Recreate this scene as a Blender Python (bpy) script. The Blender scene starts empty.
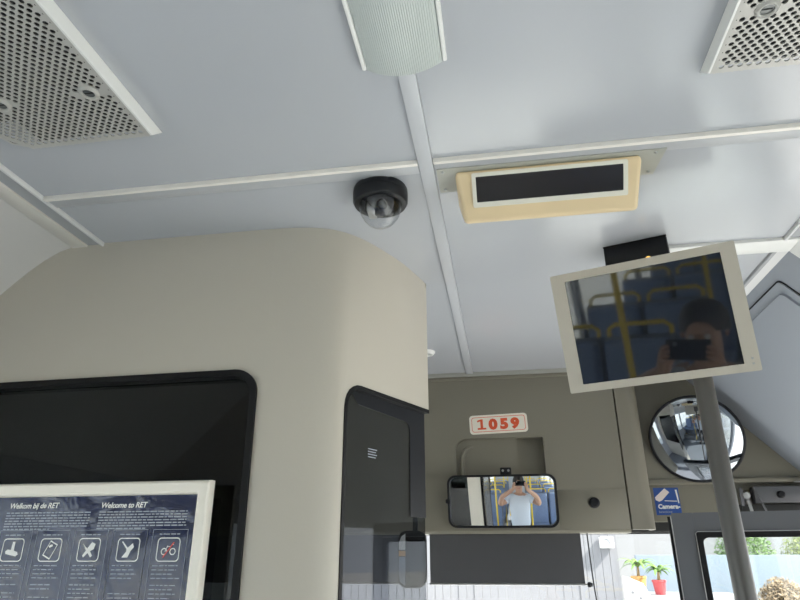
import bpy, bmesh, math, random
from mathutils import Vector, Matrix
from mathutils.geometry import tessellate_polygon

random.seed(7)
scene = bpy.context.scene
COL = scene.collection

# ------------------------------------------------------------------ camera
# bus frame: x = 0 on the centre rib of the ceiling, y forward, z = 0 on the floor (metres)
CAM = Vector((0.093, 0.0, 1.75))
FOCAL_PX = 610.0
YAW, PITCH, ROLL = math.radians(9.15), math.radians(22.4), math.radians(-0.15)
cd = bpy.data.cameras.new('camera')
cd.sensor_fit = 'HORIZONTAL'
cd.sensor_width = 36.0
cd.lens = 36.0 * FOCAL_PX / 800.0
cd.clip_start = 0.004
cd.clip_end = 300
cam = bpy.data.objects.new('camera', cd)
COL.objects.link(cam)
fwd = Vector((-math.sin(YAW) * math.cos(PITCH), math.cos(YAW) * math.cos(PITCH), math.sin(PITCH)))
rt0 = Vector((math.cos(YAW), math.sin(YAW), 0))
up0 = rt0.cross(fwd)
cam_r = rt0 * math.cos(ROLL) + up0 * math.sin(ROLL)
cam_u = up0 * math.cos(ROLL) - rt0 * math.sin(ROLL)
mw = Matrix((( cam_r.x, cam_u.x, -fwd.x, CAM.x), (cam_r.y, cam_u.y, -fwd.y, CAM.y),
             (cam_r.z, cam_u.z, -fwd.z, CAM.z), (0, 0, 0, 1)))
cam.matrix_world = mw
scene.camera = cam

# ------------------------------------------------------------------ world, sun, exposure
world = bpy.data.worlds.new('sky')
scene.world = world
world.use_nodes = True
bgn = world.node_tree.nodes['Background']
bgn.inputs['Color'].default_value = (0.87, 0.93, 1.0, 1)
bgn.inputs['Strength'].default_value = 1.3
sl = bpy.data.lights.new('sun', 'SUN')
sl.energy = 7.0
sl.angle = math.radians(3)
sl.color = (1.0, 0.95, 0.87)
sun = bpy.data.objects.new('sun', sl)
COL.objects.link(sun)
sun.rotation_euler = Vector((-0.76, 0.34, -0.78)).to_track_quat('-Z', 'Y').to_euler()
vs = scene.view_settings
vs.view_transform = 'Standard'
vs.look = 'None'
vs.gamma = 1
vs.use_curve_mapping = False
vs.exposure = 1.3
scene.cycles.use_denoising = True
scene.cycles.max_bounces = 10
scene.cycles.diffuse_bounces = 6
scene.cycles.glossy_bounces = 5
scene.cycles.transparent_max_bounces = 16
scene.cycles.sample_clamp_indirect = 6

# ------------------------------------------------------------------ materials
MATS = {}
def mat(name, col, rough=0.5, metal=0.0, spec=0.5, var=0.0, vscale=8.0, bump=0.0, bscale=60.0, coat=0.0, emit=None, ior=None):
    if name in MATS:
        return MATS[name]
    m = bpy.data.materials.new(name)
    m.use_nodes = True
    nt = m.node_tree
    b = nt.nodes['Principled BSDF']
    b.inputs['Base Color'].default_value = (*col, 1)
    b.inputs['Roughness'].default_value = rough
    b.inputs['Metallic'].default_value = metal
    b.inputs['Specular IOR Level'].default_value = spec
    b.inputs['Coat Weight'].default_value = coat
    b.inputs['Coat Roughness'].default_value = 0.08
    if ior:
        b.inputs['IOR'].default_value = ior
    if emit:
        b.inputs['Emission Color'].default_value = (*emit[0], 1)
        b.inputs['Emission Strength'].default_value = emit[1]
    if var or bump:
        tc = nt.nodes.new('ShaderNodeTexCoord')
    if var:
        n = nt.nodes.new('ShaderNodeTexNoise')
        n.inputs['Scale'].default_value = vscale
        n.inputs['Detail'].default_value = 5
        nt.links.new(tc.outputs['Object'], n.inputs['Vector'])
        r = nt.nodes.new('ShaderNodeMix')
        r.data_type = 'RGBA'
        r.inputs[6].default_value = (*[max(0, c * (1 - var)) for c in col], 1)
        r.inputs[7].default_value = (*[min(1, c * (1 + var)) for c in col], 1)
        nt.links.new(n.outputs['Fac'], r.inputs[0])
        nt.links.new(r.outputs[2], b.inputs['Base Color'])
    if bump:
        n2 = nt.nodes.new('ShaderNodeTexNoise')
        n2.inputs['Scale'].default_value = bscale
        n2.inputs['Detail'].default_value = 4
        nt.links.new(tc.outputs['Object'], n2.inputs['Vector'])
        bp = nt.nodes.new('ShaderNodeBump')
        bp.inputs['Strength'].default_value = bump
        bp.inputs['Distance'].default_value = 0.002
        nt.links.new(n2.outputs['Fac'], bp.inputs['Height'])
        nt.links.new(bp.outputs['Normal'], b.inputs['Normal'])
    MATS[name] = m
    return m

def glass(name, tint, ior=1.45, rough=0.0):
    if name in MATS:
        return MATS[name]
    m = bpy.data.materials.new(name)
    m.use_nodes = True
    nt = m.node_tree
    nt.nodes.clear()
    o = nt.nodes.new('ShaderNodeOutputMaterial')
    mx = nt.nodes.new('ShaderNodeMixShader')
    fr = nt.nodes.new('ShaderNodeFresnel')
    # same reflectance on both faces of the pane
    ge = nt.nodes.new('ShaderNodeNewGeometry')
    ma = nt.nodes.new('ShaderNodeMath'); ma.operation = 'MULTIPLY_ADD'
    ma.inputs[1].default_value = 1.0 / ior - ior
    ma.inputs[2].default_value = ior
    nt.links.new(ge.outputs['Backfacing'], ma.inputs[0])
    nt.links.new(ma.outputs[0], fr.inputs['IOR'])
    tr = nt.nodes.new('ShaderNodeBsdfTransparent')
    tr.inputs['Color'].default_value = (*tint, 1)
    gl = nt.nodes.new('ShaderNodeBsdfGlossy')
    gl.inputs['Roughness'].default_value = rough
    nt.links.new(fr.outputs[0], mx.inputs[0])
    nt.links.new(tr.outputs[0], mx.inputs[1])
    nt.links.new(gl.outputs[0], mx.inputs[2])
    nt.links.new(mx.outputs[0], o.inputs[0])
    MATS[name] = m
    return m

def mesh_fabric(name, col, through):
    m = bpy.data.materials.new(name)
    m.use_nodes = True
    nt = m.node_tree
    nt.nodes.clear()
    o = nt.nodes.new('ShaderNodeOutputMaterial')
    mx = nt.nodes.new('ShaderNodeMixShader')
    mx.inputs[0].default_value = through
    df = nt.nodes.new('ShaderNodeBsdfDiffuse')
    df.inputs['Color'].default_value = (*col, 1)
    tr = nt.nodes.new('ShaderNodeBsdfTransparent')
    nt.links.new(df.outputs[0], mx.inputs[1])
    nt.links.new(tr.outputs[0], mx.inputs[2])
    nt.links.new(mx.outputs[0], o.inputs[0])
    return m

M_ceil = mat('ceiling_laminate', (0.46, 0.475, 0.508), 0.2, spec=0.6, var=0.02, vscale=1.5, bump=0.02, bscale=5)
M_strip = mat('white_aluminium_strip', (0.72, 0.72, 0.72), 0.35)
M_rib = mat('grey_aluminium_rib', (0.55, 0.565, 0.60), 0.35)
M_corn = mat('grey_cornice', (0.38, 0.39, 0.41), 0.4)
M_cream = mat('cream_plastic_strip', (0.70, 0.67, 0.62), 0.45)
M_cove = mat('pale_cove_panel', (0.60, 0.585, 0.57), 0.4, var=0.02)
M_dcov = mat('grey_door_cover', (0.31, 0.335, 0.38), 0.42, var=0.03)
M_bulk = mat('beige_partition_plastic', (0.525, 0.487, 0.418), 0.4, var=0.03, vscale=3, bump=0.05, bscale=220)
M_front = mat('taupe_front_plastic', (0.205, 0.19, 0.15), 0.45, var=0.04, vscale=3, bump=0.06, bscale=220)
M_dark = mat('dark_cavity', (0.03, 0.03, 0.03), 0.8)
M_black = mat('black_plastic', (0.006, 0.007, 0.010), 0.42, spec=0.35)
M_rubber = mat('black_rubber', (0.006, 0.006, 0.007), 0.5, spec=0.25)
M_perf = mat('perforated_metal', (0.46, 0.45, 0.425), 0.4, metal=0.15, var=0.03, vscale=20)
M_frame = mat('grille_frame', (0.78, 0.78, 0.76), 0.4)
M_bolt = mat('zinc_bolt', (0.45, 0.46, 0.46), 0.3, metal=0.8)
M_diff = mat('ribbed_diffuser', (0.52, 0.56, 0.545), 0.3, spec=0.5)
M_white = mat('white_paint', (0.82, 0.82, 0.80), 0.4)
M_alu = mat('cream_aluminium', (0.90, 0.85, 0.76), 0.38)
M_sign = mat('yellowed_plastic', (0.80, 0.63, 0.39), 0.42, var=0.05, vscale=15)
M_bezel = mat('ivory_bezel', (0.80, 0.77, 0.67), 0.42)
M_plate = mat('grey_green_plate', (0.40, 0.40, 0.355), 0.45)
M_disp = mat('black_display', (0.02, 0.017, 0.016), 0.2)
M_lens = mat('lens_black', (0.01, 0.01, 0.012), 0.06)
M_mon = mat('beige_monitor_case', (0.52, 0.48, 0.41), 0.45, var=0.03)
M_screen = mat('dark_screen', (0.012, 0.014, 0.018), 0.035, ior=1.9)
M_pole = mat('grey_pole_paint', (0.085, 0.08, 0.075), 0.35, var=0.06, vscale=30)
M_mirror = mat('mirror_glass', (0.88, 0.9, 0.92), 0.0, metal=1.0)
M_mirror2 = mat('dim_mirror_glass', (0.36, 0.39, 0.43), 0.02, metal=1.0)
M_red = mat('orange_red_print', (0.72, 0.10, 0.03), 0.45)
M_cream2 = mat('cream_sticker', (0.86, 0.80, 0.70), 0.4)
M_blue = mat('blue_sticker', (0.015, 0.07, 0.30), 0.35)
M_print = mat('white_print', (0.82, 0.82, 0.80), 0.4)
M_dimprint = mat('pale_print', (0.35, 0.39, 0.46), 0.4)
M_blind = mat('charcoal_blind', (0.068, 0.068, 0.073), 0.8, var=0.05, vscale=40)
M_door = mat('grey_door_paint', (0.10, 0.105, 0.115), 0.4)
M_steel = mat('steel', (0.5, 0.5, 0.5), 0.3, metal=0.9)
M_mech = mat('mechanism_grey', (0.16, 0.16, 0.17), 0.4, metal=0.4)
M_yellow = mat('yellow_pole', (0.80, 0.58, 0.05), 0.35)
M_led = mat('amber_indicator', (0.8, 0.5, 0.1), 0.3, emit=((1.0, 0.6, 0.12), 0.5))
M_seat = mat('blue_seat_fabric', (0.20, 0.26, 0.40), 0.85, var=0.25, vscale=60)
M_shell = mat('grey_seat_shell', (0.22, 0.24, 0.28), 0.5)
M_floor = mat('grey_floor', (0.22, 0.23, 0.25), 0.6, var=0.15, vscale=30)
M_wallp = mat('wall_laminate', (0.50, 0.51, 0.53), 0.5)
M_gclear = glass('clear_glass', (0.94, 0.96, 0.96))
M_gside = glass('grey_side_glass', (0.83, 0.86, 0.86))
M_gtint = glass('smoked_glass', (0.54, 0.56, 0.59), 1.28)
M_gdark = glass('dark_smoked_glass', (0.12, 0.13, 0.13), 1.4)
M_gdome = glass('dome_plastic', (0.90, 0.91, 0.92), 1.65)

# ------------------------------------------------------------------ mesh helpers
OFF = {}
class MB:
    def __init__(self):
        self.v = []; self.f = []
    def add(self, verts, faces):
        n = len(self.v)
        self.v += [Vector(p) for p in verts]
        self.f += [[i + n for i in f] for f in faces]
        return self
    def box(self, x0, x1, y0, y1, z0, z1, bev=0.0, seg=2, M=None):
        bm = bmesh.new()
        bmesh.ops.create_cube(bm, size=1)
        for v in bm.verts:
            v.co = Vector(((x0 + x1) / 2 + v.co.x * (x1 - x0), (y0 + y1) / 2 + v.co.y * (y1 - y0), (z0 + z1) / 2 + v.co.z * (z1 - z0)))
        if bev:
            bmesh.ops.bevel(bm, geom=bm.edges[:], offset=bev, segments=seg, profile=0.5, affect='EDGES')
        if M is not None:
            bm.transform(M)
        bm.verts.index_update()
        self.add([v.co.copy() for v in bm.verts], [[v.index for v in f.verts] for f in bm.faces])
        bm.free()
        return self
    def extr(self, outer, holes=(), o=(0, 0, 0), u=(1, 0, 0), v=(0, 0, 1), n=(0, 1, 0), d=0.01):
        o, u, v, n = Vector(o), Vector(u), Vector(v), Vector(n)
        loops = [list(outer)] + [list(h) for h in holes]
        tri = tessellate_polygon([[Vector((a, b, 0)) for a, b in L] for L in loops])
        flat = [p for L in loops for p in L]
        N = len(flat)
        A = [o + u * a + v * b for a, b in flat]
        B = [p + n * d for p in A]
        faces = [list(t) for t in tri] + [[i + N for i in reversed(t)] for t in tri]
        k = 0
        for L in loops:
            m = len(L)
            for i in range(m):
                j = (i + 1) % m
                faces.append([k + i, k + j, k + j + N, k + i + N])
            k += m
        return self.add(A + B, faces)
    def tube(self, pts, r, n=12, caps=True, closed=False):
        pts = [Vector(p) for p in pts]
        rs = r if isinstance(r, (list, tuple)) else [r] * len(pts)
        m = len(pts)
        verts, faces = [], []
        prev = None
        for i, p in enumerate(pts):
            if closed:
                t = (pts[(i + 1) % m] - pts[i - 1]).normalized()
            else:
                t = (pts[min(i + 1, m - 1)] - pts[max(i - 1, 0)]).normalized()
            if prev is None:
                a = t.orthogonal().normalized()
            else:
                a = (prev - t * prev.dot(t)).normalized()
            prev = a
            b = t.cross(a)
            for k in range(n):
                w = 2 * math.pi * k / n
                verts.append(p + (a * math.cos(w) + b * math.sin(w)) * rs[i])
        for i in range(m if closed else m - 1):
            i2 = (i + 1) % m
            for k in range(n):
                k2 = (k + 1) % n
                faces.append([i * n + k, i * n + k2, i2 * n + k2, i2 * n + k])
        if caps and not closed:
            faces.append(list(range(n))[::-1])
            faces.append([(m - 1) * n + k for k in range(n)])
        return self.add(verts, faces)
    def lathe(self, prof, o=(0, 0, 0), axis=(0, 0, 1), n=32):
        # prof: list of (radius, height along axis)
        o = Vector(o); ax = Vector(axis).normalized()
        a = ax.orthogonal().normalized(); b = ax.cross(a)
        verts, faces = [], []
        m = len(prof)
        for r, h in prof:
            for k in range(n):
                w = 2 * math.pi * k / n
                verts.append(o + ax * h + (a * math.cos(w) + b * math.sin(w)) * max(r, 1e-5))
        for i in range(m - 1):
            for k in range(n):
                k2 = (k + 1) % n
                faces.append([i * n + k, i * n + k2, (i + 1) * n + k2, (i + 1) * n + k])
        return self.add(verts, faces)
    def build(self, name, material, parent=None, smooth=30, label=None):
        off = OFF.get(parent.name, Vector()) if parent else Vector()
        me = bpy.data.meshes.new(name)
        bm = bmesh.new()
        vs_ = [bm.verts.new(p - off) for p in self.v]
        for f in self.f:
            try:
                bm.faces.new([vs_[i] for i in f])
            except ValueError:
                pass
        bmesh.ops.remove_doubles(bm, verts=bm.verts[:], dist=1e-6)
        bmesh.ops.recalc_face_normals(bm, faces=bm.faces[:])
        bm.to_mesh(me)
        bm.free()
        if smooth:
            for p in me.polygons:
                p.use_smooth = True
            me.set_sharp_from_angle(angle=math.radians(smooth))
        me.materials.append(material)
        o = bpy.data.objects.new(name, me)
        COL.objects.link(o)
        if parent:
            o.parent = parent
            OFF[o.name] = off
        if label:
            o['label'] = label
        return o

def tag(o, label, cat=None, group=None, kind=None):
    o['label'] = label
    if cat: o['category'] = cat
    if group: o['group'] = group
    if kind: o['kind'] = kind
    return o

def thing(name, label, cat, loc, group=None, rot=None, kind=None):
    """Empty at the thing's base. Without rot, parts are written in bus coordinates; with rot (a 3x3 matrix) in the thing's own frame."""
    o = bpy.data.objects.new(name, None)
    COL.objects.link(o)
    o.empty_display_size = 0.05
    if rot is None:
        o.location = loc
        OFF[o.name] = Vector(loc)
    else:
        o.matrix_world = Matrix.Translation(loc) @ rot.to_4x4()
        OFF[o.name] = Vector()
    tag(o, label, cat, group, kind)
    return o

def copy_tree(o, parent=None):
    c = o.copy()
    COL.objects.link(c)
    if parent: c.parent = parent
    for ch in list(o.children):
        copy_tree(ch, c)
    return c

def rrect(x0, y0, x1, y1, r, n=6, radii=None):
    radii = radii or (r, r, r, r)      # corners: x0y0, x1y0, x1y1, x0y1
    cs = [(x0, y0, 1, 1, 180), (x1, y0, -1, 1, 270), (x1, y1, -1, -1, 0), (x0, y1, 1, -1, 90)]
    out = []
    for (cx, cy, sx, sy, a0), q in zip(cs, radii):
        if q <= 0:
            out.append((cx, cy)); continue
        for k in range(n + 1):
            w = math.radians(a0 + 90 * k / n)
            out.append((cx + sx * q + q * math.cos(w), cy + sy * q + q * math.sin(w)))
    return out

def frame_rot(u, v):
    u = Vector(u).normalized(); v = Vector(v); v = (v - u * v.dot(u)).normalized()
    n = u.cross(v)
    return Matrix(((u.x, v.x, n.x), (u.y, v.y, n.y), (u.z, v.z, n.z)))

def text_geo(s, size, bold=0.0, shear=0.0, align='LEFT', spacing=1.0):
    c = bpy.data.curves.new('text', 'FONT')
    c.body = s; c.size = size; c.offset = bold; c.shear = shear; c.align_x = align
    c.space_character = spacing
    c.resolution_u = 3
    o = bpy.data.objects.new('t', c)
    COL.objects.link(o)
    dg = bpy.context.evaluated_depsgraph_get()
    me = bpy.data.meshes.new_from_object(o.evaluated_get(dg))
    v = [(p.co.x, p.co.y) for p in me.vertices]
    f = [list(p.vertices) for p in me.polygons]
    bpy.data.objects.remove(o); bpy.data.curves.remove(c); bpy.data.meshes.remove(me)
    return v, f

def add_text(mb, s, size, o, u, v, n, depth=0.0004, **kw):
    vv, ff = text_geo(s, size, **kw)
    o, u, v, n = Vector(o), Vector(u), Vector(v), Vector(n)
    mb.add([o + u * a + v * b + n * depth for a, b in vv], ff)

X, Y, Z = Vector((1, 0, 0)), Vector((0, 1, 0)), Vector((0, 0, 1))
HC = 2.35                      # ceiling height
YR = -7.0                      # rear end of the bus

# ================================================================== the bus shell
floor = MB().box(-1.22, 1.22, YR, 2.42, -0.06, 0.0).build('floor', M_floor)
tag(floor, 'dark grey speckled bus floor between the seats', kind='structure')
ground = MB().box(-60, 60, -40, 70, -0.46, -0.36).build('ground', mat('concrete_ground', (0.60, 0.59, 0.56), 0.9, var=0.1, vscale=0.6))
tag(ground, 'pale concrete yard outside the bus', kind='structure')

def side_wall(name, sx, cuts, label):
    mb = MB()
    xa, xb = sorted((sx * 1.20, sx * 1.24))
    mb.box(xa, xb, YR, 1.22 if sx > 0 else 2.42, 0, 0.82)
    mb.box(xa, xb, YR, 2.42, 1.88, 2.42)
    for a, b in cuts:
        mb.box(xa, xb, a, b, 0.82, 1.88)
    if sx > 0:
        mb.box(xa, xb, 2.32, 2.42, 0, 0.82)
    w = mb.build(name, M_wallp)
    return tag(w, label, kind='structure')
pl = [(YR, YR + .1), (-5.45, -5.35), (-3.9, -3.8), (-2.35, -2.25), (-0.8, -0.7), (0.98, 1.22), (2.36, 2.42)]
side_wall('wall_left', -1, pl, 'left side wall of the bus with a row of wide windows')
side_wall('wall_right', 1, pl[:-2] + [(1.02, 1.22), (2.32, 2.42)], 'right side wall of the bus with the entrance opening')
wr = MB().box(-1.24, 1.24, YR - .05, YR, 0, 2.42).build('wall_rear', M_wallp)
tag(wr, 'plain rear wall of the bus', kind='structure')
nwin = 4
for sx in (-1, 1):
    for (a, b), od in zip([(YR + .1, -5.45), (-5.35, -3.9), (-3.8, -2.35), (-2.25, -0.8), (-0.7, 0.98)] + ([(1.22, 2.36)] if sx < 0 else []), ('rearmost', 'second from the rear', 'third from the rear', 'just behind the photographer', 'beside the photographer', "beside the driver's seat")):
        p = MB().box(sx * 1.217, sx * 1.223, a, b, 0.82, 1.88) if sx > 0 else MB().box(-1.223, -1.217, a, b, 0.82, 1.88)
        w = p.build('window_%d' % nwin, M_gside)
        tag(w, 'grey tinted side window of the bus, %s side, %s' % ('entrance' if sx > 0 else "driver's", od), kind='structure')
        nwin += 1

# ---- ceiling
ceiling = MB().box(-1.24, 1.24, YR, 2.42, 2.405, 2.44).build('ceiling', M_wallp)
tag(ceiling, 'pale grey panelled bus ceiling with white joint strips', kind='structure')
CB = (0.840, 0.877)            # cross strip
for x0, x1 in ((-0.699, -0.0125), (0.0125, 0.699)):
    for y0, y1 in ((YR, CB[0] + .004), (CB[1] - .004, 2.20)):
        MB().box(x0, x1, y0, y1, HC, HC + 0.03).build('ceiling_panel', M_ceil, ceiling)
MB().box(-0.012, 0.012, YR, 2.17, HC - 0.006, HC + 0.02, 0.0015).build('centre_rib', M_rib, ceiling)
for s in (-1, 1):
    a, b = sorted((s * 0.013, s * 0.700))
    mb = MB()
    mb.box(a, b, CB[0], CB[0] + 0.008, HC - 0.008, HC + 0.02, 0.0015)
    mb.build('cross_strip', mat('strip_highlight_cream', (0.86, 0.82, 0.76), 0.4), ceiling)  # lighter cream puts the strip's highlight line into the colour
    MB().box(a, b, CB[0] + 0.0082, CB[1], HC - 0.003, HC + 0.02, 0.001).build('cross_channel', mat('strip_shade_grey', (0.47, 0.48, 0.50), 0.35), ceiling)  # grey base colour stands for the less lit band of the strip
# ---- left cornice and cove
def sweep(prof, y0, y1, th, name, m, parent=None):
    """thin panel following a cross-section (x, z), thickness outwards (up)"""
    mb = MB()
    n = len(prof)
    top = [(x, z + th) for x, z in prof]
    v = [(x, y0, z) for x, z in prof] + [(x, y0, z) for x, z in top] + [(x, y1, z) for x, z in prof] + [(x, y1, z) for x, z in top]
    f = []
    for i in range(n - 1):
        f += [[i, i + 1, 2 * n + i + 1, 2 * n + i], [n + i, 3 * n + i, 3 * n + i + 1, n + i + 1]]
        f += [[i, n + i, n + i + 1, i + 1], [2 * n + i, 2 * n + i + 1, 3 * n + i + 1, 3 * n + i]]
    f += [[0, 2 * n, 3 * n, n], [n - 1, 2 * n - 1, 4 * n - 1, 3 * n - 1]]
    mb.add(v, f)
    return mb.build(name, m, parent, smooth=40)
cove_prof = [(0.775, -0.004), (0.80, -0.012), (0.832, -0.030), (0.865, -0.055), (0.90, -0.087), (0.93, -0.116), (1.0, -0.186), (1.1, -0.28), (1.21, -0.37)]
for s in (-1, 1):
    yend = 2.40 if s < 0 else 1.235
    a, b = sorted((s * 0.700, s * 0.706)); MB().box(a, b, YR, yend, HC - .008, HC + .02, .002).build('cornice_lip', M_strip, ceiling)
    a, b = sorted((s * 0.7065, s * 0.738)); MB().box(a, b, YR, yend, HC - .002, HC + .02).build('cornice_strip', M_corn, ceiling)
    a, b = sorted((s * 0.7385, s * 0.7735)); MB().box(a, b, YR, yend, HC - .006, HC + .02, .001).build('cornice_strip', M_cream, ceiling)
    sweep([(s * x, HC + z) for x, z in cove_prof], YR, yend, 0.03, 'cove_panel', M_cove, ceiling)
# ---- front right: cross header and the slanted cover over the entrance
MB().box(0.43, 0.80, 1.232, 1.290, HC - .007, HC + .02, .002).build('header_bar', M_white, ceiling)
MB().extr([(0.801, HC - .007), (0.801, HC - .085), (1.208, 1.832), (1.208, HC + .03), (0.801, HC + .03)], (), (0, 1.237, 0), X, Z, Y, .050).build('cover_end', M_white, ceiling)
MB().extr([(0.731, HC - .0075), (0.733, HC - .0105), (0.8005, HC - .0835), (0.8005, HC - .0075)], (), (0, 1.237, 0), X, Z, Y, .050).build('cover_end', M_white, ceiling)
MB().box(0.700, 0.709, 1.291, 2.30, HC - .006, HC + .02, .002).build('cornice_strip', M_corn, ceiling)
MB().box(0.7095, 0.733, 1.291, 2.33, HC - .004, HC + .02).build('cornice_strip', M_strip, ceiling)
slope = Vector((0.68, 0, -0.733)).normalized()
sn = Vector((-0.733, 0, -0.68)).normalized()      # facing the aisle and down
co = Vector((0.733, 1.291, HC - .002))
mb = MB().extr([(0, 0), (0.69, 0), (0.69, 1.06), (0, 1.06)], (), co, slope, Y, -sn, 0.02)
mb.build('door_cover', M_dcov, ceiling)
hp = rrect(0.030, 0.118, 0.66, 0.845, 0.012)
MB().extr(hp, (), co + sn * 0.0005, slope, Y, sn, 0.004).build('hatch_panel', mat('hatch_grey', (0.325, 0.35, 0.395), 0.4), ceiling)
hp2 = rrect(0.052, 0.142, 0.64, 0.82, 0.012)
MB().extr(hp2, (), co + sn * 0.0045, slope, Y, sn, 0.006).build('hatch_field', mat('hatch_grey'.strip(), (0.325, 0.35, 0.395), 0.4), ceiling)
mb = MB().extr(rrect(0.0265, 0.1145, 0.6635, 0.8485, 0.013), [rrect(0.0302, 0.1182, 0.6598, 0.8448, 0.012)], co + sn * 0.0003, slope, Y, sn, 0.0016)
mb.build('hatch_seal', M_rubber, ceiling)

# ================================================================== driver's cab partition
PY = 1.025
PT = 0.035
W1 = dict(x0=-1.04, x1=-0.336, z0=0.95, z1=2.056, r=0.042)
wc = MB()
outer = [(-1.21, 0.0), (-0.325, 0.0), (-0.325, 2.36), (-1.21, 2.36)]
def win1(i):
    # gently arched top edge, rounded corners
    pts = rrect(W1['x0'] + i, W1['z0'] + i, W1['x1'] - i, W1['z1'] - i, W1['r'] - i * .5, 8)
    out = []
    for x, z in pts:
        if z > 1.6:
            z -= 0.02 * max(0, (-0.62 - x)) ** 1.5
        out.append((x, z))
    return out
hole1 = win1(0.0)
wc.extr(outer, [hole1], (0, PY, 0), X, Z, Y, PT)
A2 = Vector((-0.182, 1.067, 0)); B2 = Vector((-0.060, 1.349, 0))
S2 = (B2 - A2).normalized(); N2 = Vector((S2.y, -S2.x, 0))     # N2 faces the aisle
L2 = (B2 - A2).length
q0, q1, q2 = Vector((-0.325, PY, 0)), Vector((-0.2002, PY, 0)), A2
NC = 16
plan, inner = [], []
for k in range(NC + 1):
    t = k / NC
    p = q0 * (1 - t) ** 2 + q1 * 2 * t * (1 - t) + q2 * t * t
    tg = ((q1 - q0) * (1 - t) + (q2 - q1) * t).normalized()
    plan.append((p.x, p.y))
    inner.append((p.x - tg.y * PT, p.y + tg.x * PT))
ZM = 2.052                      # above this height the side bulges out to meet the ceiling
n = len(plan)
v = [(*p, 0.0) for p in plan] + [(*p, ZM) for p in plan] + [(*p, 0.0) for p in inner] + [(*p, 2.36) for p in inner]
f = []
for i in range(n - 1):
    f += [[i, i + 1, n + i + 1, n + i], [2 * n + i, 3 * n + i, 3 * n + i + 1, 2 * n + i + 1]]
wc.add(v, f)
arc2 = [(0.004 + .045 - .045 * math.cos(math.radians(t)), 2.038 - .045 + .045 * math.sin(math.radians(t))) for t in range(0, 91, 15)]
wc.extr([(0, 0), (L2, 0), (L2, 0.95), (0.004, 0.95)] + arc2 + [(L2, 2.038), (L2, ZM), (0, ZM)], (), A2, S2, Z, -N2, PT)
# moulded upper part: from the plan at ZM to a fuller curve under the ceiling
low = [Vector((*p, 0)) for p in plan] + [A2 + (B2 - A2) * (k / 12) for k in range(1, 13)]
key = [(-0.325, 1.025), (-0.276, 1.0285), (-0.240, 1.036), (-0.208, 1.050), (-0.180, 1.074), (-0.152, 1.113), (-0.124, 1.166), (-0.098, 1.224), (-0.0735, 1.300), (-0.060, 1.349)]
def catmull(pts, t):
    m_ = len(pts) - 1
    i_ = min(int(t * m_), m_ - 1); u_ = t * m_ - i_
    p0, p1, p2, p3 = [Vector((*pts[max(0, min(m_, i_ + q_))], 0)) for q_ in (-1, 0, 1, 2)]
    return 0.5 * ((2 * p1) + (p2 - p0) * u_ + (2 * p0 - 5 * p1 + 4 * p2 - p3) * u_ ** 2 + (3 * p1 - p0 - 3 * p2 + p3) * u_ ** 3)
def resample(fn, m_):
    P_ = [fn(k / 400) for k in range(401)]
    d_ = [0.0]
    for k in range(400): d_.append(d_[-1] + (P_[k + 1] - P_[k]).length)
    out, j_ = [], 0
    for k in range(m_ + 1):
        tgt = d_[-1] * k / m_
        while j_ < 400 and d_[j_ + 1] < tgt: j_ += 1
        j2 = min(j_ + 1, 400)
        w_ = 0 if d_[j2] == d_[j_] else (tgt - d_[j_]) / (d_[j2] - d_[j_])
        out.append(P_[j_].lerp(P_[j2], w_))
    return out
def polyfn(pts):
    d_ = [0.0]
    for k in range(len(pts) - 1): d_.append(d_[-1] + (pts[k + 1] - pts[k]).length)
    def fn(t):
        tgt = t * d_[-1]
        for k in range(len(pts) - 1):
            if tgt <= d_[k + 1] + 1e-9:
                return pts[k].lerp(pts[k + 1], (tgt - d_[k]) / (d_[k + 1] - d_[k]))
        return pts[-1].copy()
    return fn
NU, NV = 40, 12
lo, hi = resample(polyfn(low), NU), resample(lambda t: catmull(key, t), NU)
v, f = [], []
for j in range(NV + 1):
    t = j / NV
    e = t * t * (3 - 2 * t)
    for k in range(NU + 1):
        p = lo[k].lerp(hi[k], e)
        v.append((p.x, p.y, ZM + (2.36 - ZM) * t))
for j in range(NV):
    for k in range(NU):
        a = j * (NU + 1) + k
        f.append([a, a + 1, a + NU + 2, a + NU + 1])
wc.add(v, f)
# inner face of the upper side and its end edge
e0 = B2 - N2 * PT
v = [(*(A2 - N2 * PT)[:2], ZM), (*e0[:2], ZM), (*e0[:2], 2.36), (*(A2 - N2 * PT)[:2], 2.36), (*B2[:2], ZM), (*B2[:2], 2.36)]
wc.add(v, [[0, 1, 2, 3], [1, 4, 5, 2]])
wall_cab = wc.build('wall_cab', M_bulk, smooth=35)
tag(wall_cab, "beige moulded partition behind the driver's cab with two dark windows", kind='structure')

w1 = thing('window_1', "wide dark smoked window in the beige cab partition", None, (-0.69, PY, 0.95), kind='structure')
MB().extr(win1(-0.003), [win1(0.009)], (0, PY - .006, 0), X, Z, Y, 0.03).build('window_seal', M_rubber, w1)
MB().extr(win1(0.004), (), (0, PY + .018, 0), X, Z, Y, 0.005).build('pane', M_gdark, w1)
w2 = thing('window_2', 'narrow smoked window in the angled side of the cab partition', None, (*((A2 + B2) / 2)[:2], 0.95), kind='structure')
def arc3(i, r):
    return [(i + r - r * math.cos(math.radians(t)), 2.042 - i - r + r * math.sin(math.radians(t))) for t in range(0, 91, 15)]
MB().extr([(0.0, 0.945)] + arc3(0.0, .048) + [(L2 - .001, 2.042), (L2 - .001, 2.034)] + arc3(.008, .042)[::-1] + [(0.008, 0.945)], (), A2 + N2 * .002, S2, Z, -N2, 0.030).build('window_seal', M_rubber, w2)
MB().extr([(0.007, 0.95)] + arc3(.007, .042) + [(L2, 2.035), (L2, 0.95)], (), A2 - N2 * .014, S2, Z, -N2, 0.005).build('pane', M_gtint, w2)
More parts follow.
